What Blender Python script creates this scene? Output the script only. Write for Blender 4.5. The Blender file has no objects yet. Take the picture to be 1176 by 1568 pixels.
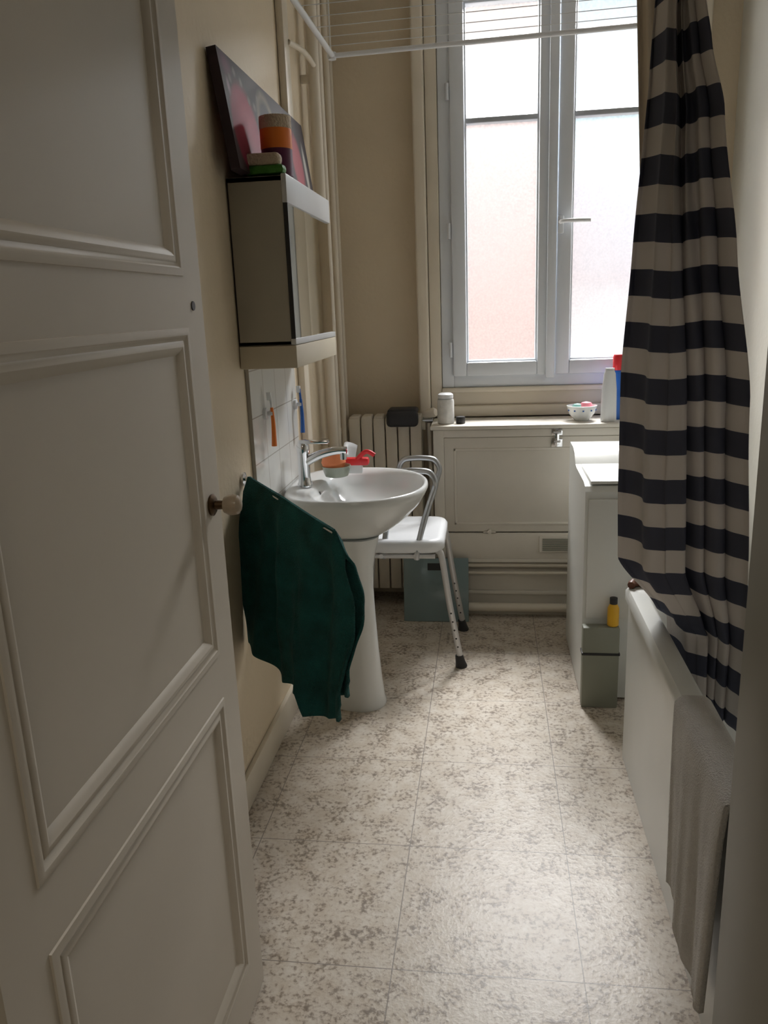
import bpy, bmesh, math, random
from mathutils import Vector, Matrix, noise
random.seed(4)
C = bpy.context.scene.collection

# ------------------------------------------------------------------ materials
def new_mat(name):
    m = bpy.data.materials.new(name); m.use_nodes = True
    nt = m.node_tree; b = nt.nodes["Principled BSDF"]
    return m, nt, b
def mat(name, col, rough=0.5, metal=0.0, var=0.06, scale=6.0, bump=0.0, bscale=60.0, **kw):
    m, nt, b = new_mat(name)
    tc = nt.nodes.new("ShaderNodeTexCoord")
    n = nt.nodes.new("ShaderNodeTexNoise"); n.inputs["Scale"].default_value = scale; n.inputs["Detail"].default_value = 5
    nt.links.new(tc.outputs["Object"], n.inputs["Vector"])
    r = nt.nodes.new("ShaderNodeValToRGB")
    r.color_ramp.elements[0].position = 0.3; r.color_ramp.elements[1].position = 0.7
    r.color_ramp.elements[0].color = tuple(c*(1-var) for c in col)+(1,)
    r.color_ramp.elements[1].color = tuple(min(1, c*(1+var)) for c in col)+(1,)
    nt.links.new(n.outputs["Fac"], r.inputs["Fac"]); nt.links.new(r.outputs["Color"], b.inputs["Base Color"])
    b.inputs["Roughness"].default_value = rough; b.inputs["Metallic"].default_value = metal
    if bump > 0:
        n2 = nt.nodes.new("ShaderNodeTexNoise"); n2.inputs["Scale"].default_value = bscale; n2.inputs["Detail"].default_value = 3
        nt.links.new(tc.outputs["Object"], n2.inputs["Vector"])
        bp = nt.nodes.new("ShaderNodeBump"); bp.inputs["Strength"].default_value = bump; bp.inputs["Distance"].default_value = 0.01
        nt.links.new(n2.outputs["Fac"], bp.inputs["Height"]); nt.links.new(bp.outputs["Normal"], b.inputs["Normal"])
    for k, v in kw.items(): b.inputs[k].default_value = v
    return m

M_wall = mat("wall_cream_paint", (0.75, 0.64, 0.475), 0.55, var=0.04, scale=2.5, bump=0.2, bscale=45)
M_wallw = mat("wall_white_paint", (0.78, 0.76, 0.68), 0.6, var=0.03, scale=2.5, bump=0.15, bscale=45)
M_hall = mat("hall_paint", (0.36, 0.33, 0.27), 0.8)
M_ceil = mat("ceiling_paint", (0.80, 0.77, 0.70), 0.8)
M_trim = mat("trim_gloss_cream", (0.76, 0.69, 0.57), 0.4, var=0.03, bump=0.05, bscale=20)
M_door = mat("door_gloss_paint", (0.60, 0.55, 0.47), 0.5, var=0.03, scale=3, bump=0.05, bscale=18)
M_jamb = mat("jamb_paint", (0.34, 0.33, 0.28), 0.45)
M_pvc = mat("window_white", (0.74, 0.78, 0.83), 0.3, var=0.01)
M_gasket = mat("window_bar_grey", (0.45, 0.48, 0.52), 0.4)
M_cup = mat("cupboard_paint", (0.73, 0.69, 0.61), 0.45, var=0.04, bump=0.05, bscale=20)
M_ceram = mat("white_ceramic", (0.80, 0.82, 0.82), 0.12, var=0.01)
M_tub = mat("tub_white", (0.74, 0.75, 0.72), 0.3, var=0.02)
M_rad = mat("radiator_paint", (0.74, 0.68, 0.57), 0.4, var=0.03)
M_chrome = mat("chrome", (0.75, 0.76, 0.78), 0.12, 1.0, var=0.02)
M_brushed = mat("brushed_steel", (0.5, 0.52, 0.54), 0.32, 1.0, var=0.04)
M_alu = mat("leg_aluminium", (0.62, 0.62, 0.62), 0.4, 0.5, var=0.03)
M_plw = mat("white_plastic", (0.80, 0.82, 0.84), 0.35, var=0.01)
M_cabs = mat("cabinet_laminate", (0.42, 0.39, 0.32), 0.5, var=0.03)
M_cabf = mat("cabinet_frame_grey", (0.60, 0.61, 0.62), 0.35, var=0.02)
M_lamp = mat("cabinet_lampbox", (0.62, 0.56, 0.44), 0.45, var=0.02)
M_mirror = mat("mirror_glass", (0.93, 0.95, 0.93), 0.02, 1.0, var=0.0)
M_black = mat("black_rubber", (0.02, 0.02, 0.022), 0.5)
M_blackg = mat("black_fabric_case", (0.025, 0.026, 0.03), 0.6, bump=0.3, bscale=30)
M_towel = mat("green_terry", (0.005, 0.085, 0.080), 0.95, var=0.3, scale=14, bump=0.9, bscale=260)
M_towelw = mat("white_terry", (0.62, 0.60, 0.57), 0.95, var=0.06, scale=14, bump=0.8, bscale=260)
M_porc = mat("knob_porcelain", (0.42, 0.34, 0.25), 0.25, var=0.15, scale=30)
M_brass = mat("aged_brass", (0.10, 0.06, 0.03), 0.35, 0.8)
M_teal = mat("scale_glass_teal", (0.19, 0.26, 0.27), 0.12, var=0.03)
M_wm = mat("washer_enamel", (0.72, 0.73, 0.70), 0.3, var=0.02)
M_grey = mat("grey_green_plastic", (0.26, 0.27, 0.22), 0.5, var=0.04)
M_orange = mat("orange_plastic", (0.85, 0.22, 0.03), 0.4)
M_soap = mat("orange_soap", (0.80, 0.25, 0.10), 0.5)
M_red = mat("red_plastic", (0.75, 0.03, 0.04), 0.4)
M_blue = mat("blue_plastic", (0.02, 0.12, 0.45), 0.35)
M_yel = mat("yellow_plastic", (0.75, 0.42, 0.02), 0.4)
M_wood = mat("dark_wood", (0.16, 0.06, 0.035), 0.4)
M_pur = mat("purple_wax", (0.10, 0.012, 0.06), 0.4)
M_green = mat("green_bristle", (0.05, 0.20, 0.02), 0.6, bump=0.5, bscale=80)
M_wax = mat("cream_bristle", (0.66, 0.54, 0.40), 0.7, bump=1.0, bscale=150)
M_liner = mat("beige_liner", (0.80, 0.70, 0.56), 0.8)
M_glassd = mat("glass_dish", (0.30, 0.33, 0.27), 0.08, var=0.1)
M_paper = mat("can_white", (0.72, 0.72, 0.70), 0.4, var=0.12, scale=40)

def facade_mat(name, stops):  # height ramp paints the brightness seen through the panes into the wall colour
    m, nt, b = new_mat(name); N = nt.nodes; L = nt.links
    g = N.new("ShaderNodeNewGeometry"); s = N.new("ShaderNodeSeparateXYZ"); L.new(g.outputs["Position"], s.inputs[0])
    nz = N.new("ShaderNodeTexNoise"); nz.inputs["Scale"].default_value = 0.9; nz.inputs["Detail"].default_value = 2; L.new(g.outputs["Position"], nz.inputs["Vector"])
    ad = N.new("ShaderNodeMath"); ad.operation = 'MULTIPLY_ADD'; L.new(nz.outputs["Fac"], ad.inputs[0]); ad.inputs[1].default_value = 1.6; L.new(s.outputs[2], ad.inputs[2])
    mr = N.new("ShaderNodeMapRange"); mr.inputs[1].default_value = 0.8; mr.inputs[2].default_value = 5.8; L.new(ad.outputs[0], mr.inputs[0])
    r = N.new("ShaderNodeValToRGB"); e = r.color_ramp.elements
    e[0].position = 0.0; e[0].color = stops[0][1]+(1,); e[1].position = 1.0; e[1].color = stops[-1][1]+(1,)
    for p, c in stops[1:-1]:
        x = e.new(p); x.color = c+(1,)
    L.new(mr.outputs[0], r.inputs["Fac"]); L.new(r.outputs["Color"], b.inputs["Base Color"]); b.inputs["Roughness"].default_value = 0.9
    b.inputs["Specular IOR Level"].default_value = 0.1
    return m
M_pink = facade_mat("pink_stucco_pane_glow", [(0, (0.78, 0.56, 0.52)), (0.25, (0.78, 0.58, 0.54)), (0.5, (0.77, 0.62, 0.60)), (0.68, (0.78, 0.67, 0.65)), (1, (0.84, 0.77, 0.71))])  # pink wall; the paler top is window brightness painted into the colour
M_ext = facade_mat("sky_toned_facade", [(0, (0.88, 0.91, 0.90)), (0.22, (0.88, 0.89, 0.90)), (0.34, (0.74, 0.68, 0.71)), (0.46, (0.72, 0.71, 0.77)), (0.62, (0.68, 0.85, 0.88)), (0.8, (0.62, 0.75, 0.86)), (1, (0.64, 0.74, 0.85))])  # sky white, blue and pinkish pane tones painted on by height

def floor_mat():
    m, nt, b = new_mat("vinyl_tile_floor")
    N = nt.nodes; L = nt.links
    geo = N.new("ShaderNodeNewGeometry")
    sep = N.new("ShaderNodeSeparateXYZ"); L.new(geo.outputs["Position"], sep.inputs[0])
    def math_(op, a, bb, c=None):
        n = N.new("ShaderNodeMath"); n.operation = op
        for i, v in enumerate((a, bb, c)):
            if v is None: continue
            if isinstance(v, (int, float)): n.inputs[i].default_value = v
            else: L.new(v, n.inputs[i])
        return n.outputs[0]
    T = 0.4395
    masks = []
    for k, off in ((0, -0.230), (1, 1.513)):
        a = math_("SUBTRACT", sep.outputs[k], off-10*T-T/2)
        a = math_("DIVIDE", a, T); a = math_("FRACT", a, 0.0)
        a = math_("SUBTRACT", a, 0.5); a = math_("ABSOLUTE", a, 0.0)
        masks.append(math_("LESS_THAN", a, 0.0030))
    seam = math_("MAXIMUM", masks[0], masks[1])
    n1 = N.new("ShaderNodeTexNoise"); n1.inputs["Scale"].default_value = 75; n1.inputs["Detail"].default_value = 4; n1.inputs["Roughness"].default_value = 0.6; n1.inputs["Distortion"].default_value = 0.2
    n2 = N.new("ShaderNodeTexNoise"); n2.inputs["Scale"].default_value = 14; n2.inputs["Detail"].default_value = 4
    n3 = N.new("ShaderNodeTexNoise"); n3.inputs["Scale"].default_value = 20; n3.inputs["Detail"].default_value = 5
    for n in (n1, n2, n3): L.new(geo.outputs["Position"], n.inputs["Vector"])
    sm = math_("MULTIPLY_ADD", n2.outputs["Fac"], 0.6, n1.outputs["Fac"])
    r = N.new("ShaderNodeValToRGB"); e = r.color_ramp.elements
    e[0].position = 0.70; e[0].color = (0.64, 0.59, 0.515, 1)
    e[1].position = 1.02; e[1].color = (0.24, 0.20, 0.16, 1)
    x = e.new(0.83); x.color = (0.58, 0.52, 0.445, 1)
    x = e.new(0.90); x.color = (0.39, 0.335, 0.275, 1)
    L.new(sm, r.inputs["Fac"])
    r3 = N.new("ShaderNodeValToRGB"); e = r3.color_ramp.elements
    e[0].position = 0.35; e[0].color = (0.90, 0.86, 0.81, 1); e[1].position = 0.65; e[1].color = (1.04, 1.04, 1.04, 1)
    L.new(n3.outputs["Fac"], r3.inputs["Fac"])
    mu = N.new("ShaderNodeMix"); mu.data_type = 'RGBA'; mu.blend_type = 'MULTIPLY'; mu.inputs[0].default_value = 1
    L.new(r.outputs["Color"], mu.inputs[6]); L.new(r3.outputs["Color"], mu.inputs[7])
    mx = N.new("ShaderNodeMix"); mx.data_type = 'RGBA'; L.new(seam, mx.inputs[0])
    L.new(mu.outputs[2], mx.inputs[6]); mx.inputs[7].default_value = (0.25, 0.22, 0.19, 1)
    L.new(mx.outputs[2], b.inputs["Base Color"]); b.inputs["Roughness"].default_value = 0.36
    bp = N.new("ShaderNodeBump"); bp.inputs["Strength"].default_value = 0.1; bp.inputs["Distance"].default_value = 0.01
    L.new(n1.outputs["Fac"], bp.inputs["Height"]); L.new(bp.outputs["Normal"], b.inputs["Normal"])
    return m
M_floor = floor_mat()

def brick_mat():
    m, nt, b = new_mat("splash_tiles"); N = nt.nodes; L = nt.links
    geo = N.new("ShaderNodeNewGeometry"); sep = N.new("ShaderNodeSeparateXYZ"); L.new(geo.outputs["Position"], sep.inputs[0])
    cmb = N.new("ShaderNodeCombineXYZ"); L.new(sep.outputs[1], cmb.inputs[0]); L.new(sep.outputs[2], cmb.inputs[1])
    mp = N.new("ShaderNodeMapping"); mp.inputs["Location"].default_value = (-2.44, -1.32, 0); L.new(cmb.outputs[0], mp.inputs[0])
    br = N.new("ShaderNodeTexBrick"); br.offset = 0.0; br.inputs["Scale"].default_value = 1; br.inputs["Brick Width"].default_value = 0.15
    br.inputs["Row Height"].default_value = 0.15; br.inputs["Mortar Size"].default_value = 0.002
    br.inputs["Color1"].default_value = (0.74, 0.75, 0.73, 1); br.inputs["Color2"].default_value = (0.77, 0.77, 0.75, 1); br.inputs["Mortar"].default_value = (0.45, 0.43, 0.39, 1)
    L.new(mp.outputs[0], br.inputs["Vector"]); L.new(br.outputs["Color"], b.inputs["Base Color"]); b.inputs["Roughness"].default_value = 0.15
    return m
M_tile = brick_mat()

def stripe_mat():
    m, nt, b = new_mat("striped_fabric"); N = nt.nodes; L = nt.links
    uv = N.new("ShaderNodeUVMap"); sep = N.new("ShaderNodeSeparateXYZ"); L.new(uv.outputs[0], sep.inputs[0])
    def math_(op, a, bb):
        n = N.new("ShaderNodeMath"); n.operation = op
        for i, v in enumerate((a, bb)):
            if isinstance(v, (int, float)): n.inputs[i].default_value = v
            else: L.new(v, n.inputs[i])
        return n.outputs[0]
    fr = math_("FRACT", sep.outputs[1], 0.0); st = math_("LESS_THAN", fr, 0.5)
    mx = N.new("ShaderNodeMix"); mx.data_type = 'RGBA'; L.new(st, mx.inputs[0])
    mx.inputs[6].default_value = (0.62, 0.58, 0.54, 1); mx.inputs[7].default_value = (0.088, 0.094, 0.130, 1)
    L.new(mx.outputs[2], b.inputs["Base Color"]); b.inputs["Roughness"].default_value = 0.9
    tr = N.new("ShaderNodeBsdfTranslucent"); L.new(mx.outputs[2], tr.inputs["Color"])
    ms = N.new("ShaderNodeMixShader"); ms.inputs[0].default_value = 0.3
    L.new(b.outputs[0], ms.inputs[1]); L.new(tr.outputs[0], ms.inputs[2])
    L.new(ms.outputs[0], N["Material Output"].inputs["Surface"])
    return m
M_stripe = stripe_mat()

def pane_mat():
    m, nt, b = new_mat("frosted_window_glass"); N = nt.nodes; L = nt.links
    N.remove(b)
    tc = N.new("ShaderNodeTexCoord")
    n = N.new("ShaderNodeTexNoise"); n.inputs["Scale"].default_value = 90; n.inputs["Detail"].default_value = 2; L.new(tc.outputs["Object"], n.inputs["Vector"])
    bp = N.new("ShaderNodeBump"); bp.inputs["Strength"].default_value = 0.5; bp.inputs["Distance"].default_value = 0.01; L.new(n.outputs["Fac"], bp.inputs["Height"])
    tr = N.new("ShaderNodeBsdfTranslucent"); tr.inputs["Color"].default_value = (0.9, 0.9, 0.9, 1); L.new(bp.outputs[0], tr.inputs["Normal"])
    cr = N.new("ShaderNodeValToRGB"); cr.color_ramp.elements[0].position = 0.35; cr.color_ramp.elements[1].position = 0.65
    cr.color_ramp.elements[0].color = (0.93, 0.935, 0.94, 1); cr.color_ramp.elements[1].color = (1, 1, 1, 1); L.new(n.outputs["Fac"], cr.inputs["Fac"])
    tp = N.new("ShaderNodeBsdfTransparent"); L.new(cr.outputs["Color"], tp.inputs["Color"])
    ms = N.new("ShaderNodeMixShader"); ms.inputs[0].default_value = 0.025
    L.new(tp.outputs[0], ms.inputs[1]); L.new(tr.outputs[0], ms.inputs[2])
    L.new(ms.outputs[0], N["Material Output"].inputs["Surface"])
    return m
M_pane = pane_mat()

def picture_mat():
    m, nt, b = new_mat("canvas_print"); N = nt.nodes; L = nt.links
    uv = N.new("ShaderNodeUVMap")
    cur = None
    def blob(cx, cy, sx, sy, col, prev, soft=0.15):
        mp = N.new("ShaderNodeMapping"); mp.inputs["Location"].default_value = (-cx/sx, -cy/sy, 0); mp.inputs["Scale"].default_value = (1/sx, 1/sy, 1)
        L.new(uv.outputs[0], mp.inputs[0])
        ln = N.new("ShaderNodeVectorMath"); ln.operation = 'LENGTH'; L.new(mp.outputs[0], ln.inputs[0])
        r = N.new("ShaderNodeMapRange"); r.inputs[1].default_value = 1-soft; r.inputs[2].default_value = 1+soft; r.inputs[3].default_value = 1; r.inputs[4].default_value = 0
        L.new(ln.outputs["Value"], r.inputs[0])
        mx = N.new("ShaderNodeMix"); mx.data_type = 'RGBA'; L.new(r.outputs[0], mx.inputs[0])
        if prev is None: mx.inputs[6].default_value = (0.022, 0.010, 0.016, 1)
        else: L.new(prev, mx.inputs[6])
        mx.inputs[7].default_value = col+(1,)
        return mx.outputs[2]
    cur = blob(0.16, 0.38, 0.14, 0.40, (0.24, 0.014, 0.05), cur, 0.08)
    cur = blob(0.17, 0.50, 0.08, 0.22, (0.50, 0.06, 0.12), cur, 0.7)
    cur = blob(0.05, 0.72, 0.012, 0.06, (0.35, 0.25, 0.30), cur, 0.5)
    cur = blob(0.06, 0.90, 0.04, 0.08, (0.14, 0.05, 0.09), cur, 0.6)
    for k in range(9):
        cur = blob(0.08+0.055*k, 0.80+0.10*math.sin(k*1.3), 0.012, 0.035, (0.20, 0.17, 0.16), cur, 0.5)
    cur = blob(0.43, 0.60, 0.11, 0.34, (0.20, 0.17, 0.12), cur, 0.12)
    cur = blob(0.43, 0.60, 0.085, 0.26, (0.02, 0.015, 0.015), cur, 0.15)
    cur = blob(0.64, 0.62, 0.09, 0.22, (0.12, 0.16, 0.04), cur, 0.3)
    cur = blob(0.80, 0.45, 0.08, 0.32, (0.32, 0.03, 0.05), cur, 0.2)
    cur = blob(0.93, 0.40, 0.022, 0.30, (0.45, 0.43, 0.40), cur, 0.3)
    L.new(cur, b.inputs["Base Color"]); b.inputs["Roughness"].default_value = 0.6
    return m
M_pic = picture_mat()

# ------------------------------------------------------------------ mesh helpers
def finish(bm, name, m, parent=None, smooth=False, angle=40):
    bmesh.ops.recalc_face_normals(bm, faces=bm.faces)
    me = bpy.data.meshes.new(name); bm.to_mesh(me); bm.free()
    o = bpy.data.objects.new(name, me); C.objects.link(o)
    ms = m if isinstance(m, (list, tuple)) else [m]
    for x in ms: me.materials.append(x)
    if smooth:
        for p in me.polygons: p.use_smooth = True
        try: me.set_sharp_from_angle(angle=math.radians(angle))
        except Exception: pass
    if parent: o.parent = parent
    return o
def empty(name):
    e = bpy.data.objects.new(name, None); e.empty_display_size = 0.05; C.objects.link(e); return e
def add_box(bm, x0, x1, y0, y1, z0, z1, bev=0.0, seg=2, mi=0, matrix=None):
    vs = [bm.verts.new((x, y, z)) for x in (x0, x1) for y in (y0, y1) for z in (z0, z1)]
    F = [(0,1,3,2),(4,6,7,5),(0,4,5,1),(2,3,7,6),(0,2,6,4),(1,5,7,3)]
    fs = [bm.faces.new([vs[i] for i in f]) for f in F]
    for f in fs: f.material_index = mi
    if bev > 0:
        es = list({e for f in fs for e in f.edges})
        r = bmesh.ops.bevel(bm, geom=es, offset=bev, segments=seg, affect='EDGES', profile=0.5)
        for f in r["faces"]: f.material_index = mi
        allv = list({v for f in r["faces"] for v in f.verts} | {v for v in vs if v.is_valid})
    else: allv = vs
    if matrix is not None:
        bmesh.ops.transform(bm, matrix=matrix, verts=allv)
    return allv
def box(name, x0, x1, y0, y1, z0, z1, m, parent=None, bev=0.0, seg=2, matrix=None):
    bm = bmesh.new(); add_box(bm, x0, x1, y0, y1, z0, z1, bev, seg, 0, matrix)
    return finish(bm, name, m, parent, smooth=bev > 0)
def boxes(name, lst, m, parent=None, bev=0.0):
    bm = bmesh.new()
    for b in lst: add_box(bm, *b, bev=bev)
    return finish(bm, name, m, parent, smooth=bev > 0)
def add_rings(bm, rings, cap0=True, cap1=True, mi=0, closed=True):
    R = [[bm.verts.new(p) for p in r] for r in rings]
    n = len(R[0])
    for a, b in zip(R, R[1:]):
        for i in range(n if closed else n-1):
            j = (i+1) % n
            f = bm.faces.new((a[i], a[j], b[j], b[i])); f.material_index = mi
    if cap0: bm.faces.new(R[0][::-1]).material_index = mi
    if cap1: bm.faces.new(R[-1]).material_index = mi
def lathe_rings(cx, cy, prof, n=28):
    return [[(cx+r*math.cos(2*math.pi*i/n), cy+r*math.sin(2*math.pi*i/n), z) for i in range(n)] for r, z in prof]
def lathe(name, cx, cy, prof, m, parent=None, n=28, axis=None, sx=1, sy=1):
    bm = bmesh.new()
    rings = lathe_rings(0, 0, prof, n)
    add_rings(bm, rings)
    mt = Matrix.Translation((cx, cy, 0)) @ Matrix.Diagonal((sx, sy, 1, 1))
    if axis is not None: mt = axis
    bmesh.ops.transform(bm, matrix=mt, verts=bm.verts)
    return finish(bm, name, m, parent, smooth=True, angle=35)
def smooth_path(pts, sub=6):
    P = [Vector(p) for p in pts]
    if len(P) < 3: return P
    out = []
    for i in range(len(P)-1):
        p0 = P[max(i-1, 0)]; p1 = P[i]; p2 = P[i+1]; p3 = P[min(i+2, len(P)-1)]
        for k in range(sub):
            t = k/sub
            out.append(0.5*((2*p1)+(p2-p0)*t+(2*p0-5*p1+4*p2-p3)*t*t+(3*p1-p0-3*p2+p3)*t**3))
    out.append(P[-1]); return out
def add_tube(bm, pts, r, n=10, sub=6, smooth=True, mi=0):
    P = smooth_path(pts, sub) if smooth else [Vector(p) for p in pts]
    rs = r if isinstance(r, (list, tuple)) else None
    rings = []
    t0 = (P[1]-P[0]).normalized()
    a = t0.orthogonal().normalized()
    for i, p in enumerate(P):
        t = (P[min(i+1, len(P)-1)]-P[max(i-1, 0)]).normalized()
        a = (a-t*a.dot(t))
        if a.length < 1e-5: a = t.orthogonal()
        a.normalize(); b = t.cross(a)
        rr = r if rs is None else rs[0]+(rs[1]-rs[0])*i/(len(P)-1)
        rings.append([p+(a*math.cos(2*math.pi*k/n)+b*math.sin(2*math.pi*k/n))*rr for k in range(n)])
    add_rings(bm, rings, mi=mi)
def tube(name, pts, r, m, parent=None, n=10, sub=6, smooth=True):
    bm = bmesh.new(); add_tube(bm, pts, r, n, sub, smooth)
    return finish(bm, name, m, parent, smooth=True, angle=50)
def tubes(name, lst, m, parent=None, n=10):
    bm = bmesh.new()
    for pts, r in lst: add_tube(bm, pts, r, n)
    return finish(bm, name, m, parent, smooth=True, angle=50)
def sheet(name, fn, nu, nv, m, parent=None, thick=0.004, uvfn=None, subd=0):
    bm = bmesh.new(); uvl = bm.loops.layers.uv.new("UVMap")
    V = [[bm.verts.new(fn(i/nu, j/nv)) for j in range(nv+1)] for i in range(nu+1)]
    for i in range(nu):
        for j in range(nv):
            f = bm.faces.new((V[i][j], V[i+1][j], V[i+1][j+1], V[i][j+1]))
            for l, (a, b) in zip(f.loops, ((i, j), (i+1, j), (i+1, j+1), (i, j+1))):
                l[uvl].uv = uvfn(a/nu, b/nv) if uvfn else (a/nu, b/nv)
    o = finish(bm, name, m, parent, smooth=True, angle=180)
    if thick > 0:
        s = o.modifiers.new("solid", 'SOLIDIFY'); s.thickness = thick; s.offset = 0
    if subd:
        s = o.modifiers.new("sub", 'SUBSURF'); s.levels = subd; s.render_levels = subd
    return o
def lerp(a, b, t): return a+(b-a)*t
def table(rows, s):
    if s <= rows[0][0]: return rows[0][1]
    for (a, va), (b, vb) in zip(rows, rows[1:]):
        if s <= b:
            t = (s-a)/(b-a); t = t*t*(3-2*t)*0.4+t*0.6
            return tuple(lerp(x, y, t) for x, y in zip(va, vb))
    return rows[-1][1]

# ------------------------------------------------------------------ room shell
XL, XR, YF, YB, ZC = -0.76, 1.10, 0.62, 4.05, 3.0
box("floor", -1.6, 1.3, -1.6, 4.3, -0.1, 0.0, M_floor)
box("ceiling", -1.6, 1.3, -1.6, 4.3, ZC, ZC+0.1, M_ceil)
box("wall_left", XL-0.12, XL, YF-0.1, YB+0.2, 0, ZC, M_wall)
box("wall_right", XR, XR+0.12, YF-0.1, YB+0.2, 0, ZC, M_wallw)
WX0, WX1, WZ0, WZ1 = -0.23, 0.84, 1.10, 2.92
boxes("wall_back", [(XL, WX0, YB, YB+0.2, 0, ZC), (WX1, XR, YB, YB+0.2, 0, ZC),
                    (WX0, WX1, YB, YB+0.2, 0, WZ0), (WX0, WX1, YB, YB+0.2, WZ1, ZC)], M_wall)
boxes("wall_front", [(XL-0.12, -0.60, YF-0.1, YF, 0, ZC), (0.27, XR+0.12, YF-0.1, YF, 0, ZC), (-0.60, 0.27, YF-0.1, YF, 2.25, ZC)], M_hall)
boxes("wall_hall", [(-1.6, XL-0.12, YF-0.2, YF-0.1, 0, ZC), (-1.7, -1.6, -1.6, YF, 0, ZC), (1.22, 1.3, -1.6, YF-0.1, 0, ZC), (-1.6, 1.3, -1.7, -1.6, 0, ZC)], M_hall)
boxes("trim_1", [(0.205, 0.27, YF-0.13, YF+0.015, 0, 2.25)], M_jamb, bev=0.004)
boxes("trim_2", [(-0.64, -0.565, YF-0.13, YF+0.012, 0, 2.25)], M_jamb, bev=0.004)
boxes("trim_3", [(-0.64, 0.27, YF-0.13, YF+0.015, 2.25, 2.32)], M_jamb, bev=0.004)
boxes("baseboard_left", [(XL, -0.742, YF, YB, 0, 0.11)], M_trim, bev=0.004)
boxes("baseboard_back", [(XL+0.02, -0.29, YB-0.018, YB, 0, 0.11)], M_trim, bev=0.004)

# window casing
bm = bmesh.new()
for (x0, x1) in ((-0.345, -0.29), (0.90, 0.955)):
    add_box(bm, x0, x1, 3.955, YB, 0.953, ZC, bev=0.010, seg=3)
for (x0, x1) in ((-0.288, -0.232), (0.842, 0.90)):
    add_box(bm, x0, x1, 3.985, YB, 0.953, ZC, bev=0.006)
add_box(bm, -0.232, 0.842, 3.97, YB, 0.955, 1.01, bev=0.008)
add_box(bm, -0.232, 0.842, 4.00, YB, 1.01, 1.085, bev=0.003)
add_box(bm, -0.232, 0.842, 3.965, YB, 1.075, 1.10, bev=0.008)
finish(bm, "trim_4", M_trim, smooth=True)

# window
win = empty("window_1")
def frame(name, x0, x1, z0, z1, w, y0, y1, m, bev=0.006):
    bm = bmesh.new()
    add_box(bm, x0, x0+w, y0, y1, z0, z1, bev=bev); add_box(bm, x1-w, x1, y0, y1, z0, z1, bev=bev)
    add_box(bm, x0+w-0.002, x1-w+0.002, y0, y1, z0, z0+w, bev=bev); add_box(bm, x0+w-0.002, x1-w+0.002, y0, y1, z1-w, z1, bev=bev)
    return finish(bm, name, m, win, smooth=True)
frame("outer_frame", WX0, WX1, WZ0, WZ1, 0.06, 3.985, 4.09, M_pvc)
SL = [(-0.175, 0.298), (0.316, 0.785)]
for i, (a, b) in enumerate(SL):
    frame("sash_%d" % (i+1), a, b, 1.155, 2.865, 0.068, 3.965, 4.05, M_pvc, 0.010)
    frame("bead_%d" % (i+1), a+0.066, b-0.066, 1.221, 2.799, 0.010, 3.985, 4.04, M_pvc, 0.003)
    box("glazing_bar_%d" % (i+1), a+0.068, b-0.068, 3.985, 4.035, 2.300, 2.325, M_gasket, win, 0.006)
    box("pane_%d" % (i+1), a+0.072, b-0.072, 4.018, 4.022, 1.227, 2.793, M_pane, win)
box("astragal", 0.272, 0.314, 3.948, 3.966, 1.14, 2.88, M_pvc, win, 0.006)
boxes("handle", [(0.318, 0.345, 3.945, 3.966, 1.80, 1.88)], M_pvc, win, 0.006)
tube("handle_lever", [(0.331, 3.945, 1.85), (0.331, 3.915, 1.85), (0.36, 3.905, 1.852), (0.46, 3.905, 1.85)], 0.009, M_plw, win)
for i, z in enumerate((1.25, 1.80, 2.4)):
    tube("hinge_%d" % i, [(-0.185, 3.962, z), (-0.185, 3.962, z+0.07)], 0.008, M_pvc, win, smooth=False)

# outside buildings, with sky and pane glow painted into their colours
ext = empty("neighbouring_building")
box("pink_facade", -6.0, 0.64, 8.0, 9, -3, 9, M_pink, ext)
box("sky_toned_facade", 0.645, 6.0, 8.3, 9, -3, 9, M_ext, ext)

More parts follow.
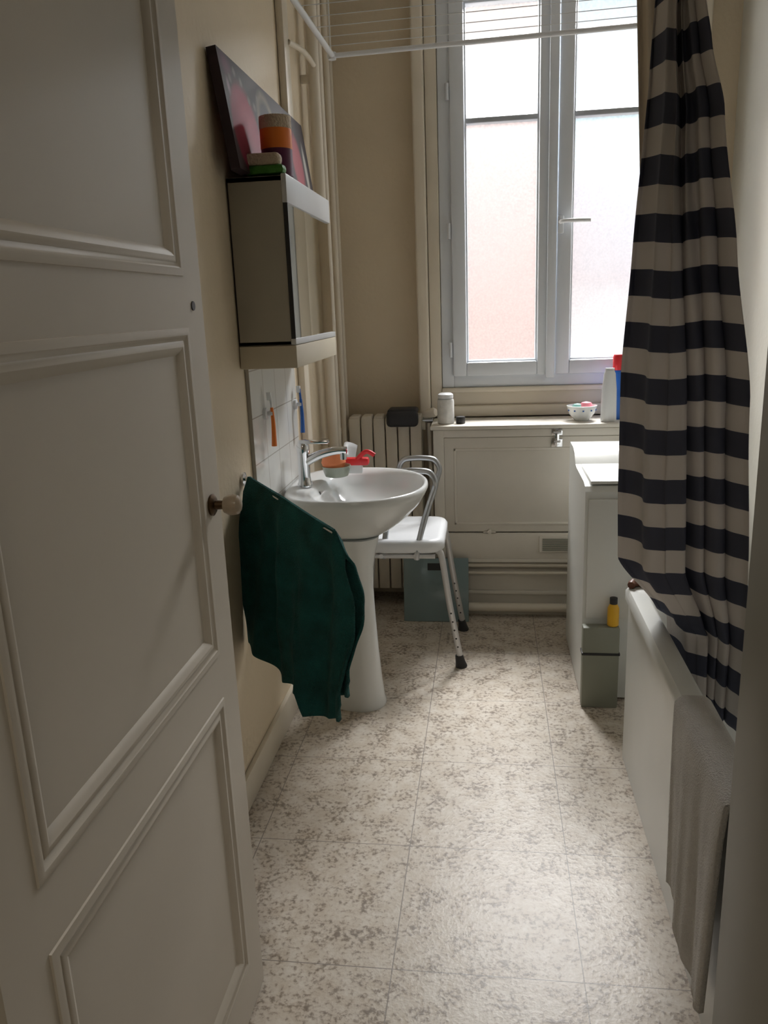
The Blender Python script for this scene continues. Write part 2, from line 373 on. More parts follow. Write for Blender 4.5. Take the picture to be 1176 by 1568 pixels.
# ------------------------------------------------------------------ door
def build_door():
    d = empty("door_1")
    X0, X1 = -0.562, -0.522
    y0, y1, z0, z1 = 0.635, 1.452, 0.008, 2.22
    PY0, PY1 = 0.725, 1.362
    P = [(0.135, 0.765), (0.865, 1.475), (1.568, 2.13)]
    lst = [(X0, X1, y0, PY0, z0, z1), (X0, X1, PY1, y1, z0, z1),
           (X0, X1, PY0, PY1, z0, P[0][0]), (X0, X1, PY0, PY1, P[0][1], P[1][0]),
           (X0, X1, PY0, PY1, P[1][1], P[2][0]), (X0, X1, PY0, PY1, P[2][1], z1)]
    boxes("leaf_frame", lst, M_door, d)
    boxes("panels", [(X0+0.012, X1-0.008, PY0-0.005, PY1+0.005, a-0.005, b+0.005) for a, b in P], M_door, d)
    bm = bmesh.new()
    prof = [(-0.004, -0.001), (-0.003, 0.003), (0.003, 0.0045), (0.009, 0.004), (0.013, 0.0005), (0.018, -0.001), (0.022, 0.001), (0.028, 0.0015), (0.034, -0.001), (0.039, -0.005), (0.043, -0.009)]
    for a, b in P:
        rings = []
        for ins, h in prof:
            rings.append([(X1+h, PY0+ins, a+ins), (X1+h, PY1-ins, a+ins), (X1+h, PY1-ins, b-ins), (X1+h, PY0+ins, b-ins)])
        add_rings(bm, rings, cap0=False, cap1=False)
    finish(bm, "mouldings", M_door, d, smooth=True, angle=25)
    rx = Matrix.Translation((X1, 1.402, 1.150)) @ Matrix.Rotation(math.radians(90), 4, 'Y')
    lathe("knob_rose", 0, 0, [(0.001, -0.002), (0.020, -0.002), (0.021, 0.004), (0.015, 0.008), (0.009, 0.009), (0.008, 0.028)], M_brass, d, axis=rx)
    lathe("door_knob", 0, 0, [(0.008, 0.024), (0.015, 0.026), (0.019, 0.034), (0.020, 0.042), (0.018, 0.052), (0.012, 0.057), (0.002, 0.059)], M_porc, d, axis=rx)
    rk = Matrix.Translation((X1, 1.402, 1.515)) @ Matrix.Rotation(math.radians(90), 4, 'Y')
    lathe("keyhole", 0, 0, [(0.001, -0.002), (0.008, -0.002), (0.008, 0.002), (0.001, 0.002)], M_black, d, axis=rk)
    for i, z in enumerate((0.25, 1.9)):
        tube("hinge_%d" % i, [(-0.528, 0.628, z), (-0.528, 0.628, z+0.1)], 0.007, M_brass, d, smooth=False)
build_door()

# ------------------------------------------------------------------ cupboard under window
cup = empty("under_window_cupboard")
CX0, CX1, CY = -0.262, XR-0.005, 3.70
boxes("carcass", [(CX0, CX0+0.02, CY+0.012, YB-0.002, 0.30, 0.935), (CX0, CX1, CY+0.03, CY+0.045, 0.30, 0.935)], M_cup, cup)
boxes("worktop", [(CX0-0.012, CX1, CY-0.015, 3.965, 0.933, 0.952)], M_cup, cup, 0.004)
bm = bmesh.new()
add_box(bm, CX0, CX0+0.05, CY, CY+0.03, 0.28, 0.93, bev=0.003)
add_box(bm, CX0, CX1, CY+0.001, CY+0.03, 0.895, 0.93, bev=0.003)
add_box(bm, CX0, CX1, CY+0.001, CY+0.03, 0.28, 0.30, bev=0.003)
add_box(bm, CX0+0.05, CX1, CY+0.006, CY+0.03, 0.435, 0.893, bev=0.003)
for (a, b, c, e) in ((CX0+0.095, 0.60, 0.83, 0.843), (CX0+0.095, 0.60, 0.470, 0.483)):
    add_box(bm, a, b, CY+0.001, CY+0.01, c, e, bev=0.003)
for a in (CX0+0.095, 0.588):
    add_box(bm, a, a+0.012, CY+0.001, CY+0.01, 0.470, 0.843, bev=0.003)
add_box(bm, CX0+0.05, CX1, CY+0.003, CY+0.03, 0.30, 0.428, bev=0.003)
finish(bm, "front", M_cup, cup, smooth=True)
bm = bmesh.new()
add_box(bm, 0.235, 0.40, CY-0.006, CY+0.004, 0.335, 0.415, bev=0.002)
for k in range(7):
    add_box(bm, 0.25, 0.39, CY-0.010, CY-0.005, 0.345+k*0.009, 0.349+k*0.009, mi=1)
finish(bm, "vent_grille", [M_cup, M_grey], cup)
tube("knob", [(0.0, CY+0.004, 0.44), (0.0, CY-0.018, 0.44)], 0.010, M_cup, cup, smooth=False)
tube("latch_bar", [(-0.03, CY, 0.435), (0.03, CY, 0.435)], 0.004, M_cup, cup, smooth=False)
bm = bmesh.new()
add_box(bm, 0.285, 0.335, CY-0.004, CY+0.003, 0.90, 0.93, bev=0.002); add_box(bm, 0.285, 0.335, CY-0.004, CY+0.008, 0.845, 0.885, bev=0.002)
add_box(bm, 0.300, 0.320, CY-0.014, CY-0.003, 0.855, 0.925, bev=0.004)
add_tube(bm, [(0.292, CY-0.012, 0.915), (0.328, CY-0.012, 0.915)], 0.006, smooth=False); add_tube(bm, [(0.295, CY-0.012, 0.872), (0.325, CY-0.012, 0.872)], 0.005, smooth=False)
finish(bm, "hasp", M_chrome, cup, smooth=True)
boxes("plinth", [(CX0, CX1, CY+0.06, CY+0.08, 0.0, 0.30), (CX0, CX1, CY+0.03, CY+0.06, 0.0, 0.035), (CX0, CX1, CY+0.045, CY+0.06, 0.10, 0.12)], M_cup, cup, 0.003)
tubes("heating_pipes", [([(-0.30, CY+0.02, 0.262), (1.05, CY+0.02, 0.262)], 0.011), ([(-0.30, CY+0.02, 0.222), (1.05, CY+0.02, 0.222)], 0.008),
                ([(-0.33, CY+0.0, 0.05), (1.05, CY+0.0, 0.05)], 0.022)], M_rad, cup)
boxes("pipe_brackets", [(x, x+0.015, CY, CY+0.058, 0.0, 0.27) for x in (-0.24, 0.9)], M_rad, cup)

# ------------------------------------------------------------------ radiator
rad = empty("radiator")
bm = bmesh.new()
nsec = 6; rx0, rx1 = -0.69, -0.325; pw = (rx1-rx0)/nsec
for k in range(nsec):
    a = rx0+k*pw
    add_box(bm, a+0.002, a+pw-0.003, 3.84, 3.865, 0.09, 0.975, bev=0.007, seg=2)
    add_box(bm, a+0.002, a+pw-0.003, 3.925, 3.95, 0.09, 0.975, bev=0.007, seg=2)
    add_box(bm, a+0.018, a+pw-0.020, 3.85, 3.94, 0.11, 0.955, bev=0.006)
    add_box(bm, a+0.004, a+pw-0.005, 3.845, 3.945, 0.93, 0.985, bev=0.010, seg=3)
for z in (0.13, 0.93): add_tube(bm, [(rx0-0.01, 3.895, z), (rx1+0.012, 3.895, z)], 0.024, n=16, smooth=False)
for x in (rx0+0.02, rx1-0.04): add_box(bm, x, x+0.025, 3.86, 3.93, 0.0, 0.10, bev=0.004)
for x in (rx0+0.06, rx1-0.08): add_box(bm, x, x+0.02, 3.94, 4.05, 0.85, 0.87)
finish(bm, "columns", M_rad, rad, smooth=True)
tube("valve_body", [(rx1, 3.895, 0.955), (rx1+0.05, 3.895, 0.955)], 0.013, M_brushed, rad, smooth=False)
lathe("valve_head", 0, 0, [(0.001, 0), (0.018, 0.0), (0.020, 0.01), (0.023, 0.03), (0.023, 0.055), (0.018, 0.065), (0.001, 0.067)], M_rad, rad,
      axis=Matrix.Translation((rx1+0.010, 3.875, 0.985)) @ Matrix.Rotation(math.radians(25), 4, 'Z').inverted() @ Matrix.Rotation(math.radians(78), 4, 'Y'))
tube("supply_pipe", [(rx1+0.03, 3.895, 0.94), (rx1+0.035, 3.895, 0.6), (rx1+0.035, 3.895, 0.15), (rx1+0.03, 3.895, 0.02)], 0.010, M_rad, rad)
bm = bmesh.new(); add_box(bm, -0.495, -0.340, 3.785, 3.838, 0.935, 1.012, bev=0.02, seg=3)
add_box(bm, -0.49, -0.345, 3.80, 3.92, 0.988, 1.020, bev=0.012)
finish(bm, "toiletry_bag", M_blackg, smooth=True)
mt = Matrix.Translation((-0.26, 3.632, 0.0)) @ Matrix.Rotation(math.radians(-8), 4, 'X')
sc = empty("bathroom_scale")
box("glass_plate", -0.158, 0.158, -0.012, 0.0, 0.0, 0.315, M_teal, sc, 0.003, matrix=mt)
boxes_ = bmesh.new(); add_box(boxes_, -0.04, 0.04, -0.0135, -0.008, 0.255, 0.29, matrix=mt); finish(boxes_, "display", M_black, sc)
boxes_ = bmesh.new()
for (a, b) in ((-0.13, 0.04), (0.10, 0.04), (-0.13, 0.26), (0.10, 0.26)): add_box(boxes_, a, a+0.03, 0.0, 0.006, b, b+0.03, matrix=mt)
finish(boxes_, "feet", M_black, sc)

# ------------------------------------------------------------------ things on cupboard top
can = empty("deodorant_can")
lathe("can_body", -0.205, 3.78, [(0.036, 0.952), (0.040, 0.957), (0.040, 1.06), (0.037, 1.068), (0.030, 1.072)], M_paper, can)
lathe("can_cap", -0.205, 3.78, [(0.031, 1.070), (0.037, 1.074), (0.036, 1.09), (0.028, 1.096), (0.002, 1.097)], M_plw, can)
lathe("cream_jar", -0.135, 3.77, [(0.020, 0.952), (0.022, 0.955), (0.022, 0.982), (0.020, 0.985), (0.001, 0.985)], M_black)
bw = empty("soap_bowl")
lathe("bowl", 0.43, 3.80, [(0.030, 0.952), (0.034, 0.956), (0.058, 0.985), (0.070, 1.022), (0.067, 1.023), (0.055, 0.990), (0.03, 0.963), (0.001, 0.961)], M_ceram, bw)
lathe("soap", 0.45, 3.80, [(0.003, 0.975), (0.03, 0.99), (0.034, 1.015), (0.022, 1.035), (0.002, 1.04)], mat("pink_soap", (0.8, 0.25, 0.3), 0.5), bw)
lathe("soap_tip", 0.41, 3.80, [(0.003, 0.975), (0.025, 0.99), (0.028, 1.012), (0.018, 1.028), (0.002, 1.032)], mat("green_soap", (0.25, 0.5, 0.45), 0.5), bw)
for k in range(5):
    a = -math.pi+math.pi*(k+0.5)/5
    lathe("dot_%d" % k, 0.43+0.064*math.cos(a), 3.80+0.064*math.sin(a), [(0.001, 0.999), (0.004, 1.0), (0.004, 1.005), (0.001, 1.006)], M_blue, bw, n=8)
bt = empty("shampoo_bottle")
lathe("bottle_body", 0.545, 3.75, [(0.034, 0.952), (0.036, 0.958), (0.033, 1.10), (0.026, 1.17), (0.020, 1.185), (0.001, 1.187)], M_plw, bt, sx=1, sy=0.6)
lathe("bottle_seal", 0.545, 3.75, [(0.021, 1.180), (0.021, 1.195), (0.001, 1.196)], M_plw, bt, sx=1, sy=0.4)
bt = empty("shower_gel_bottle")
lathe("gel_body", 0.590, 3.82, [(0.034, 0.952), (0.038, 0.96), (0.038, 1.14), (0.030, 1.17), (0.016, 1.185)], M_blue, bt, sx=1, sy=0.6)
lathe("gel_cap", 0.590, 3.82, [(0.022, 1.18), (0.023, 1.24), (0.018, 1.25), (0.001, 1.25)], M_red, bt)

# ------------------------------------------------------------------ washbasin
wb = empty("washbasin")
def plan(th, k, shift=0.0, cy=2.86, ky=None):
    c, s = math.cos(th), math.sin(th)
    ky = k if ky is None else ky
    ax = 0.262 if c > 0 else 0.255
    n = 2.0 if c > 0 else 3.2
    x = ax*math.copysign(abs(c)**(2/n), c); y = 0.30*math.copysign(abs(s)**(2/(n if c < 0 else 2.2)), s)
    return (-0.488+shift+k*x, cy+ky*y)
def basin():
    bm = bmesh.new(); NN = 56
    prof = [(0.20, 0.655, -0.02, .20), (0.34, 0.668, -0.02, .32), (0.52, 0.697, -0.015, .50), (0.72, 0.743, -0.005, .70), (0.88, 0.793, 0, .87), (0.97, 0.832, 0, .965), (1.0, 0.850, 0, 1),
            (0.995, 0.862, 0, .995), (0.97, 0.868, 0, .975), (0.94, 0.866, 0.002, .95), (0.80, 0.856, 0.035, .86), (0.77, 0.845, 0.042, .83), (0.72, 0.815, 0.045, .77),
            (0.60, 0.775, 0.045, .62), (0.40, 0.748, 0.04, .42), (0.15, 0.738, 0.03, .15), (0.04, 0.736, 0.03, .04)]
    rings = [[(*plan(2*math.pi*i/NN, k, sh, ky=ky), z) for i in range(NN)] for k, z, sh, ky in prof]
    add_rings(bm, rings)
    finish(bm, "basin", M_ceram, wb, smooth=True, angle=80)
    lathe("drain", -0.46, 2.86, [(0.001, 0.737), (0.022, 0.737), (0.022, 0.741), (0.016, 0.7415), (0.001, 0.740)], M_chrome, wb)
    lathe("overflow", 0, 0, [(0.001, -0.004), (0.011, -0.004), (0.011, 0.003), (0.001, 0.003)], M_black, wb,
          axis=Matrix.Translation((-0.635, 2.86, 0.825)) @ Matrix.Rotation(math.radians(68), 4, 'Y'))
    bm = bmesh.new()
    prof = [(0.088, 0.0), (0.088, 0.012), (0.082, 0.03), (0.074, 0.10), (0.064, 0.22), (0.056, 0.36), (0.052, 0.48), (0.056, 0.56), (0.068, 0.62), (0.085, 0.68)]
    NN = 36; rings = []
    for r, z in prof:
        rings.append([(-0.485+r*0.92*math.cos(t)-(0.06*max(0, -math.cos(t))), 2.80+r*math.sin(t), z) for t in [2*math.pi*i/NN for i in range(NN)]])
    add_rings(bm, rings); finish(bm, "pedestal", M_ceram, wb, smooth=True, angle=60)
basin()
fa = empty("basin_tap")
lathe("tap_base", -0.685, 2.84, [(0.028, 0.862), (0.028, 0.872), (0.024, 0.88), (0.022, 0.90), (0.022, 0.985), (0.024, 0.99), (0.024, 1.015), (0.018, 1.025), (0.001, 1.027)], M_chrome, fa)
tube("spout", [(-0.675, 2.84, 0.955), (-0.62, 2.838, 0.982), (-0.56, 2.836, 0.996), (-0.52, 2.835, 0.996)], [0.018, 0.014], M_chrome, fa, n=14)
tube("aerator", [(-0.533, 2.835, 0.992), (-0.533, 2.835, 0.963)], 0.012, M_chrome, fa, smooth=False, n=14)
bm = bmesh.new(); add_box(bm, -0.70, -0.585, 2.824, 2.856, 1.022, 1.036, bev=0.005); finish(bm, "lever", M_chrome, fa, smooth=True)
sd = empty("soap_dish")
lathe("dish", -0.59, 2.98, [(0.035, 0.868), (0.045, 0.872), (0.052, 0.892), (0.056, 0.912), (0.053, 0.912), (0.047, 0.892), (0.03, 0.88), (0.001, 0.878)], M_glassd, sd)
lathe("soap_bar", -0.60, 2.98, [(0.002, 0.880), (0.035, 0.890), (0.048, 0.925), (0.038, 0.960), (0.002, 0.974)], M_soap, sd)
nb = empty("nail_brush")
box("brush_back", -0.575, -0.475, 3.05, 3.090, 0.895, 0.925, M_red, nb, 0.008)
tube("brush_grip", [(-0.53, 3.06, 0.91), (-0.485, 3.06, 0.95), (-0.45, 3.06, 0.935)], 0.009, M_red, nb)
box("bristles", -0.568, -0.502, 3.055, 3.08, 0.864, 0.897, M_plw, nb)

box("backsplash_tiles", XL+0.001, XL+0.013, 2.44, 3.04, 0.78, 1.335, M_tile)
def toothbrush(name, y, z, col, col2):
    t = empty(name)
    lathe("cup_holder", 0, 0, [(0.001, 0.0), (0.02, 0.0), (0.02, 0.01), (0.008, 0.012), (0.008, 0.03)], M_plw, t, axis=Matrix.Translation((XL+0.013, y, z+0.02)) @ Matrix.Rotation(math.radians(90), 4, 'Y'))
    tube("handle", [(XL+0.04, y, z-0.09), (XL+0.042, y, z-0.02), (XL+0.04, y, z+0.04)], [0.009, 0.005], col, t)
    tube("neck", [(XL+0.04, y, z+0.04), (XL+0.038, y, z+0.08)], 0.004, col2, t, smooth=False)
    box("bristles", XL+0.026, XL+0.04, y-0.005, y+0.005, z+0.065, z+0.09, M_plw, t)
toothbrush("toothbrush", 2.58, 1.15, M_orange, M_plw)
toothbrush("toothbrush", 3.00, 1.13, M_blue, M_blue)
# ------------------------------------------------------------------ mirror cabinet
cb = empty("mirror_cabinet")
cx0, cx1, cy0, cy1 = XL+0.002, -0.580, 2.40, 3.04
boxes("carcass", [(cx0, cx1-0.012, cy0, cy0+0.016, 1.40, 1.88), (cx0, cx1-0.012, cy1-0.016, cy1, 1.40, 1.88), (cx0, cx1-0.012, cy0, cy1, 1.865, 1.88), (cx0, cx0+0.006, cy0, cy1, 1.40, 1.88), (cx0, cx1-0.012, cy0, cy1, 1.40, 1.412)], M_cabs, cb, 0.0015)
box("top_band", cx1-0.014, cx1+0.002, cy0-0.002, cy1, 1.805, 1.885, M_cabf, cb, 0.003)
box("bottom_rail", cx1-0.014, cx1+0.002, cy0-0.002, cy1, 1.400, 1.418, M_cabf, cb, 0.002)
box("mirror_door_1", cx1-0.010, cx1-0.003, cy0+0.005, cy0+0.33, 1.418, 1.805, M_mirror, cb)
box("mirror_door_2", cx1-0.013, cx1-0.007, cy0+0.30, cy1-0.005, 1.418, 1.805, M_mirror, cb)
box("edge_strip", cx1-0.012, cx1+0.001, cy0-0.001, cy0+0.004, 1.418, 1.805, M_black, cb)
box("lamp_box", cx0, cx1+0.002, cy0-0.002, cy1, 1.330, 1.399, M_lamp, cb, 0.004)
def canvas():
    bm = bmesh.new(); uvl = bm.loops.layers.uv.new("UVMap")
    add_box(bm, 0, 0.028, 0, 1.02, 0, 0.315)
    for f in bm.faces:
        for l in f.loops: l[uvl].uv = (l.vert.co.y/1.02, l.vert.co.z/0.315)
    mt = Matrix.Translation((XL+0.048, 2.31, 1.886)) @ Matrix.Rotation(math.radians(-8), 4, 'Y')
    bmesh.ops.transform(bm, matrix=mt, verts=bm.verts)
    finish(bm, "canvas_picture", M_pic)
canvas()
cd = empty("layered_candle")
lathe("wax_purple", -0.625, 2.50, [(0.042, 1.886), (0.046, 1.890), (0.046, 1.965)], M_pur, cd)
lathe("wax_orange", -0.625, 2.50, [(0.046, 1.965), (0.047, 1.968), (0.047, 2.020)], M_orange, cd)
lathe("wax_pale", -0.625, 2.50, [(0.047, 2.020), (0.048, 2.024), (0.047, 2.055), (0.034, 2.057), (0.030, 2.045), (0.001, 2.043)], M_wax, cd)
sb = empty("scrubbing_brush")
box("bristles_green", -0.705, -0.585, 2.403, 2.448, 1.886, 1.912, M_green, sb, 0.01)
box("handle", -0.705, -0.595, 2.402, 2.448, 1.910, 1.945, M_wax, sb, 0.014, 3)

# ------------------------------------------------------------------ vertical pipes on left wall
vp = empty("wall_pipes")
tubes("risers", [([(XL+0.055, 3.52, 0.0), (XL+0.055, 3.52, ZC)], 0.024), ([(XL+0.05, 3.66, 0.0), (XL+0.05, 3.66, ZC)], 0.017),
                 ([(XL+0.045, 3.86, 0.0), (XL+0.045, 3.86, ZC)], 0.014), ([(XL+0.045, 3.95, 0.0), (XL+0.045, 3.95, ZC)], 0.012)], M_trim, vp, n=16)
boxes("boxing", [(XL, XL+0.03, 3.14, 3.22, 0.0, ZC)], M_trim, vp, 0.008)
tube("cross_pipe", [(XL+0.03, 3.20, 2.46), (XL+0.06, 3.32, 2.46), (XL+0.06, 3.52, 2.46)], 0.010, M_trim, vp)
for z in (0.9, 1.45, 2.4):
    boxes("clips_%d" % int(z*100), [(XL, XL+0.05, 3.51, 3.53, z, z+0.03), (XL, XL+0.05, 3.85, 3.87, z, z+0.03)], M_trim, vp, 0.003)

# ------------------------------------------------------------------ ceiling drying rack
dr = empty("clothes_drying_rack")
ZR = 2.487
lst = [([(-0.64, 2.75, ZR+0.01), (-0.62, 3.5, ZR)], 0.011), ([(0.62, 2.75, ZR+0.03), (0.60, 3.5, ZR+0.02)], 0.011),
       ([(-0.64, 3.5, ZR), (0.62, 3.5, ZR+0.02)], 0.010), ([(-0.64, 2.75, ZR+0.01), (0.62, 2.75, ZR+0.03)], 0.010)]
for k in range(6):
    y = 2.86+k*0.11
    lst.append(([(-0.63, y, ZR+0.01), (0.61, y, ZR+0.025)], 0.0014))
for x, y in ((-0.62, 2.8), (-0.62, 3.46), (0.6, 2.8), (0.6, 3.46)): lst.append(([(x, y, ZR), (x, y, ZC)], 0.0018))
tubes("frame", lst, M_plw, dr, n=8)
lathe("corner_cap", -0.622, 3.50, [(0.001, ZR-0.016), (0.016, ZR-0.014), (0.017, ZR+0.012), (0.001, ZR+0.015)], M_plw, dr)

# ------------------------------------------------------------------ green towel hanging on its swing arm
tw = empty("green_towel")
lathe("wall_plate", 0, 0, [(0.001, 0), (0.022, 0), (0.022, 0.008), (0.008, 0.012), (0.008, 0.03)], M_chrome, tw, axis=Matrix.Translation((XL, 2.33, 1.000)) @ Matrix.Rotation(math.radians(90), 4, 'Y'))
tube("swing_arm", [(-0.735, 2.325, 0.998), (-0.60, 2.165, 0.974), (-0.405, 1.965, 0.932)], 0.006, M_chrome, tw)
top = [(0, (-0.735, 2.318, 1.010)), (.2, (-0.67, 2.245, 0.998)), (.45, (-0.58, 2.145, 0.982)), (.65, (-0.50, 2.06, 0.962)), (.85, (-0.405, 1.965, 0.940)), (1, (-0.372, 1.93, 0.880))]
bot = [(0, (-0.735, 2.24, 0.50)), (.12, (-0.685, 2.18, 0.485)), (.35, (-0.600, 2.10, 0.435)), (.56, (-0.525, 2.04, 0.440)), (.60, (-0.510, 2.03, 0.375)), (.78, (-0.44, 1.97, 0.388)), (.94, (-0.400, 1.94, 0.405)), (1, (-0.370, 1.93, 0.47))]
def towelf(side):
    def fn(u, v):
        a = Vector(table(top, u)); b = Vector(table(bot, u))
        if side: b.z += 0.06
        p = a.lerp(b, v)
        p.x += 0.035*math.sin(math.pi*min(1, v*1.15))*max(0, (u-0.72)/0.28)
        nrm = Vector((-0.71, -0.70, 0))
        f = (0.018*math.sin(u*13+0.8*math.sin(v*3)+0.6)+0.011*math.sin(u*29+v*4)+0.008*noise.noise(Vector((u*5, v*5, 2))))*min(1, v*3)
        off = f+(0.014 if not side else -0.018)*min(1, v*12)
        return p+nrm*off+Vector((0, 0, 0.004*math.sin(u*17)*v))
    return fn
sheet("front_layer", towelf(0), 100, 60, M_towel, tw, 0.008)
sheet("rear_layer", towelf(1), 60, 40, M_towel, tw, 0.008)

# ------------------------------------------------------------------ shower stool
st = empty("shower_stool")
bm = bmesh.new()
def rrect(x0, x1, y0, y1, r, z, n=6):
    out = []
    for cx, cy, a0 in ((x1-r, y1-r, 0), (x0+r, y1-r, 90), (x0+r, y0+r, 180), (x1-r, y0+r, 270)):
        for k in range(n+1):
            a = math.radians(a0+90*k/n); out.append((cx+r*math.cos(a), cy+r*math.sin(a), z))
    return out
SX0, SX1, SY0, SY1 = -0.515, -0.185, 3.06, 3.47
rr = [(0.012, 0.525), (0.0, 0.535), (0.0, 0.565), (0.010, 0.578), (0.03, 0.580), (0.06, 0.572), (0.10, 0.570)]
add_rings(bm, [rrect(SX0+i, SX1-i, SY0+i, SY1-i, 0.07-min(i, 0.04), z) for i, z in rr])
finish(bm, "seat", M_plw, st, smooth=True, angle=60)
sheet("backrest", lambda u, v: (-0.61+0.02*v*v-0.02*math.cos((u-.5)*3), 3.22+0.24*u, 0.76+v*(0.15+0.03*math.sin(math.pi*u))), 16, 8, M_plw, st, 0.018)
legs = []
legs += [([(-0.215, 3.10, 0.53), (-0.195, 3.10, 0.50), (-0.165, 3.112, 0.28), (-0.122, 3.132, 0.02)], 0.0135),
         ([(-0.215, 3.43, 0.53), (-0.195, 3.44, 0.50), (-0.165, 3.48, 0.28), (-0.125, 3.53, 0.02)], 0.0135),
         ([(-0.485, 3.10, 0.53), (-0.52, 3.09, 0.50), (-0.55, 3.07, 0.28), (-0.585, 3.05, 0.02)], 0.0135),
         ([(-0.485, 3.43, 0.53), (-0.52, 3.44, 0.50), (-0.55, 3.48, 0.28), (-0.585, 3.53, 0.02)], 0.0135)]
tubes("legs", legs, M_alu, st, n=12)
bm = bmesh.new()
for l, _ in legs:
    d = (Vector(l[-1])-Vector(l[-2])).normalized(); p = Vector(l[-1]); p = Vector((p.x, p.y, 0.0))
    add_tube(bm, [p+Vector((0, 0, 0.001)), p-d*0.02, p-d*0.055], [0.026, 0.017], n=14, smooth=False)
finish(bm, "rubber_feet", M_black, st, smooth=True)
bm = bmesh.new()
for l, _ in legs[:2]:
    a, b = Vector(l[-2]), Vector(l[-1])
    for k in range(5):
        p = a.lerp(b, 0.1+0.15*k)+Vector((0.0, -0.0145, 0)); add_tube(bm, [p, p+Vector((0, 0.004, 0))], 0.004, n=8, smooth=False)
finish(bm, "adjust_holes", M_black, st)
arms = []
for y, yl in ((3.195, 3.075), (3.475, 3.475)):
    ym = lerp(y, yl, 0.5)
    arms.append(([(-0.295, yl, 0.50), (-0.29, yl, 0.55), (-0.262, ym, 0.66), (-0.228, y, 0.76), (-0.222, y, 0.80), (-0.245, y, 0.835), (-0.29, y, 0.843), (-0.34, y, 0.843), (-0.385, y, 0.832), (-0.405, y, 0.78), (-0.42, ym, 0.64), (-0.435, yl, 0.50)], 0.0125))
arms.append(([(-0.60, 3.26, 0.80), (-0.57, 3.26, 0.70), (-0.50, 3.22, 0.55)], 0.011)); arms.append(([(-0.60, 3.42, 0.80), (-0.57, 3.42, 0.70), (-0.50, 3.42, 0.55)], 0.011))
tubes("armrests", arms, M_brushed, st, n=12)
tubes("under_frame", [([(-0.22, 3.075, 0.512), (-0.48, 3.075, 0.512)], 0.010), ([(-0.22, 3.475, 0.512), (-0.48, 3.475, 0.512)], 0.010), ([(-0.30, 3.06, 0.515), (-0.30, 3.49, 0.515)], 0.010), ([(-0.44, 3.06, 0.515), (-0.44, 3.49, 0.515)], 0.010)], M_alu, st)

# ------------------------------------------------------------------ bathtub
tb = empty("bathtub")
bm = bmesh.new()
TX0, TX1, TY0, TY1 = 0.428, XR-0.003, 0.70, 2.50
def tr_(i, z, r, extra=0.0): return rrect(TX0+i, TX1-i, TY0+i+extra*0.5, TY1-i-extra, r, z, 8)
rings = [tr_(0.014, 0.0, 0.02), tr_(0.014, 0.565, 0.02), tr_(0.0, 0.572, 0.05), tr_(-0.0, 0.598, 0.05), tr_(0.008, 0.610, 0.05), tr_(0.050, 0.610, 0.08), tr_(0.062, 0.600, 0.10), tr_(0.075, 0.52, 0.12, 0.03), tr_(0.11, 0.28, 0.14, 0.08), tr_(0.16, 0.20, 0.12, 0.14), tr_(0.25, 0.185, 0.06, 0.2)]
add_rings(bm, rings); finish(bm, "tub_shell", M_tub, tb, smooth=True, angle=50)
def wt(u, v):
    prof = [(0.515, 0.36), (0.503, 0.50), (0.490, 0.612), (0.478, 0.622), (0.435, 0.622), (0.420, 0.612), (0.417, 0.54), (0.416, 0.42), (0.416, 0.28), (0.416, 0.16)]
    t = v*(len(prof)-1); i = min(int(t), len(prof)-2); f = t-i
    x = lerp(prof[i][0], prof[i+1][0], f); z = lerp(prof[i][1], prof[i+1][1], f)
    hang = max(0, (v-0.55)/0.45)
    y = 1.30+0.40*u-0.07*u*hang
    x -= (0.006*(1+math.sin(u*12+0.7*v))+0.002*(1+math.sin(u*31)))*(0.25+hang)*(1 if v > 0.3 else 0.1)
    if hang > 0: z -= 0.03*math.sin(u*5)*hang
    return (x, y, z)
sheet("white_towel", wt, 70, 60, M_towelw, None, 0.010)

# ------------------------------------------------------------------ shower rod and curtain
sr = empty("shower_rod")
tube("rod", [(0.50, 0.70, 2.33), (0.50, 2.35, 2.33), (0.52, 2.45, 2.33), (0.62, 2.48, 2.33), (1.095, 2.48, 2.33)], 0.012, M_chrome, sr)
sc_ = empty("shower_curtain")
LE = [(2.33, (0.385, 2.10)), (2.0, (0.372, 2.10)), (1.6, (0.352, 2.12)), (1.3, (0.338, 2.13)), (1.0, (0.342, 2.14)), (0.80, (0.352, 2.16)), (0.64, (0.470, 2.20)), (0.60, (0.51, 2.24)), (0.40, (0.53, 2.25))]
RE = [(2.33, (0.445, 1.98)), (2.12, (0.455, 1.97)), (2.02, (0.475, 1.97)), (1.9, (0.512, 1.98)), (1.6, (0.560, 1.98)), (1.27, (0.608, 1.97)), (0.85, (0.635, 1.97)), (0.62, (0.650, 1.97)), (0.36, (0.650, 1.98))]
def etab(T, z):
    R = [(-a, b) for a, b in T]
    return table(R, -z)
FOLD = [(0, (0.0,)), (0.10, (0.025,)), (0.22, (-0.045,)), (0.46, (-0.040,)), (0.53, (0.045,)), (0.60, (-0.020,)), (0.67, (0.045,)), (0.76, (0.0,)), (0.86, (0.045,)), (1, (-0.01,))]
def curt(u, v):
    z = lerp(2.33, 0.38, v)
    a = etab(LE, z); b = etab(RE, z)
    x = lerp(a[0], b[0], u); y = lerp(a[1], b[1], u)
    wd = b[0]-a[0]
    uu = min(1, max(0, u+0.035*math.sin(v*5.5+0.4)*math.sin(math.pi*u)))
    fy = sum(table(FOLD, min(1, max(0, uu+d)))[0] for d in (-0.02, 0, 0.02))/3
    y += fy*(0.75+0.35*v)+0.007*math.sin(u*2*math.pi*7+v*3)*u+0.012*noise.noise(Vector((u*3, v*5, 1)))
    x += 0.035*wd*math.cos(u*2*math.pi*6+0.5*math.sin(v*2.4))*min(1, u*6, (1-u)*6)
    zz = z+0.006*math.sin(u*9+v*3)
    return (x, y, zz)
PH = (1.404+0.0318)
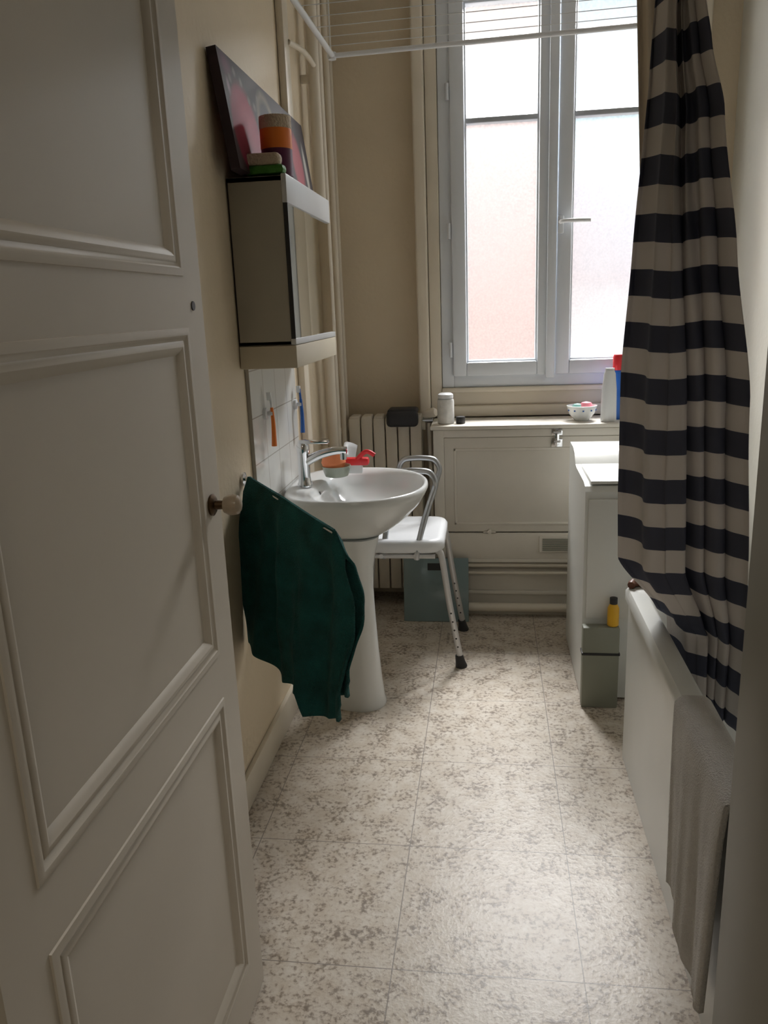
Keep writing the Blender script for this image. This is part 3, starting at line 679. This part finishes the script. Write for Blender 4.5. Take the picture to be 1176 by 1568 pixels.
sheet("fabric", curt, 170, 160, M_stripe, sc_, 0.0015, uvfn=lambda u, v: (u, (PH-lerp(2.33, 0.38, v))/0.127+20))
def liner(u, v):
    z = lerp(2.33, 1.75, v)
    return (lerp(0.345, 0.42, u)+0.035*v, 2.20+0.012*math.sin(u*14), z)
sheet("liner", liner, 20, 12, M_liner, sc_, 0.0015)
lst = []
for k in range(6):
    y = 1.95+0.03*k; lst.append(([(0.50+0.016*math.cos(a), y, 2.33+0.016*math.sin(a)) for a in [2*math.pi*i/12 for i in range(13)]], 0.002))
lst.append(([(0.40, 2.04, 2.33), (0.50, 2.04, 2.314)], 0.003))
tubes("rings", lst, M_chrome, sc_, n=6)

# ------------------------------------------------------------------ washing machine
wm = empty("washing_machine")
bm = bmesh.new()
x0, x1 = 0.345, 0.745
prof = [(2.865, 0.012), (2.865, 0.80), (2.868, 0.825), (2.885, 0.842), (2.93, 0.850), (3.18, 0.852), (3.22, 0.858), (3.27, 0.90), (3.32, 0.91), (3.44, 0.912), (3.455, 0.90), (3.455, 0.012)]
add_rings(bm, [[(x, y, z) for y, z in prof] for x in (x0, x0+0.004, x1-0.004, x1)])
finish(bm, "body", M_wm, wm, smooth=True, angle=30)
boxes("lid", [(x0+0.02, x1-0.02, 2.885, 3.21, 0.848, 0.862)], M_wm, wm, 0.006)
boxes("front_panel", [(x0+0.012, x1-0.012, 2.855, 2.867, 0.34, 0.80)], M_wm, wm, 0.004)
boxes("feet", [(a, a+0.03, b, b+0.03, 0, 0.014) for a in (x0+0.02, x1-0.05) for b in (2.89, 3.40)], M_black, wm)
bx = empty("step_stool")
boxes("folded_panel", [(0.342, 0.475, 2.80, 2.845, 0.0, 0.325)], M_grey, bx, 0.005)
boxes("top_lip", [(0.339, 0.478, 2.797, 2.848, 0.215, 0.225)], M_black, bx, 0.002)
yb = empty("cleaning_bottle")
lathe("bottle", 0.452, 2.825, [(0.018, 0.326), (0.021, 0.33), (0.021, 0.395), (0.014, 0.41), (0.010, 0.415)], M_yel, yb)
lathe("bottle_top", 0.452, 2.825, [(0.014, 0.412), (0.014, 0.435), (0.001, 0.437)], M_black, yb)
tube("wooden_brush", [(0.442, 2.44, 0.622), (0.46, 2.465, 0.624), (0.52, 2.47, 0.624)], [0.012, 0.016], M_wood)

# ------------------------------------------------------------------ lights
w = bpy.data.worlds.new("sky"); bpy.context.scene.world = w; w.use_nodes = True
bg = w.node_tree.nodes["Background"]; bg.inputs[0].default_value = (0.92, 0.95, 1.0, 1); bg.inputs[1].default_value = 1.0
def area(name, loc, rot, sx, sy, e, col):
    l = bpy.data.lights.new(name, 'AREA'); l.shape = 'RECTANGLE'; l.size = sx; l.size_y = sy; l.energy = e; l.color = col
    o = bpy.data.objects.new(name, l); C.objects.link(o); o.location = loc; o.rotation_euler = [math.radians(a) for a in rot]; return o
area("courtyard_sky_light", (0.305, 5.5, 3.9), (-52, 0, 0), 2.6, 1.3, 700, (1.0, 0.99, 0.985))
area("hall_fill_light", (-0.1, -0.9, 2.95), (0, 0, 0), 0.6, 0.6, 11, (1.0, 0.89, 0.74))  # unseen fill light added behind the camera to brighten the door

# ------------------------------------------------------------------ camera
cam = bpy.data.cameras.new("camera"); co = bpy.data.objects.new("camera", cam); C.objects.link(co)
cam.sensor_fit = 'VERTICAL'; cam.sensor_height = 36; cam.lens = 1214.137/1568*36; cam.clip_start = 0.02
r = Vector((0.99125, 0.12672, -0.03698)); up = Vector((0.00381, 0.25252, 0.96758))
z = r.cross(up).normalized(); up = z.cross(r).normalized()
M = Matrix((r, up, z)).transposed().to_4x4(); M.translation = Vector((0, 0, 1.5))
co.matrix_world = M
s = bpy.context.scene; s.camera = co
s.view_settings.view_transform = 'Standard'
s.view_settings.exposure = 0.0
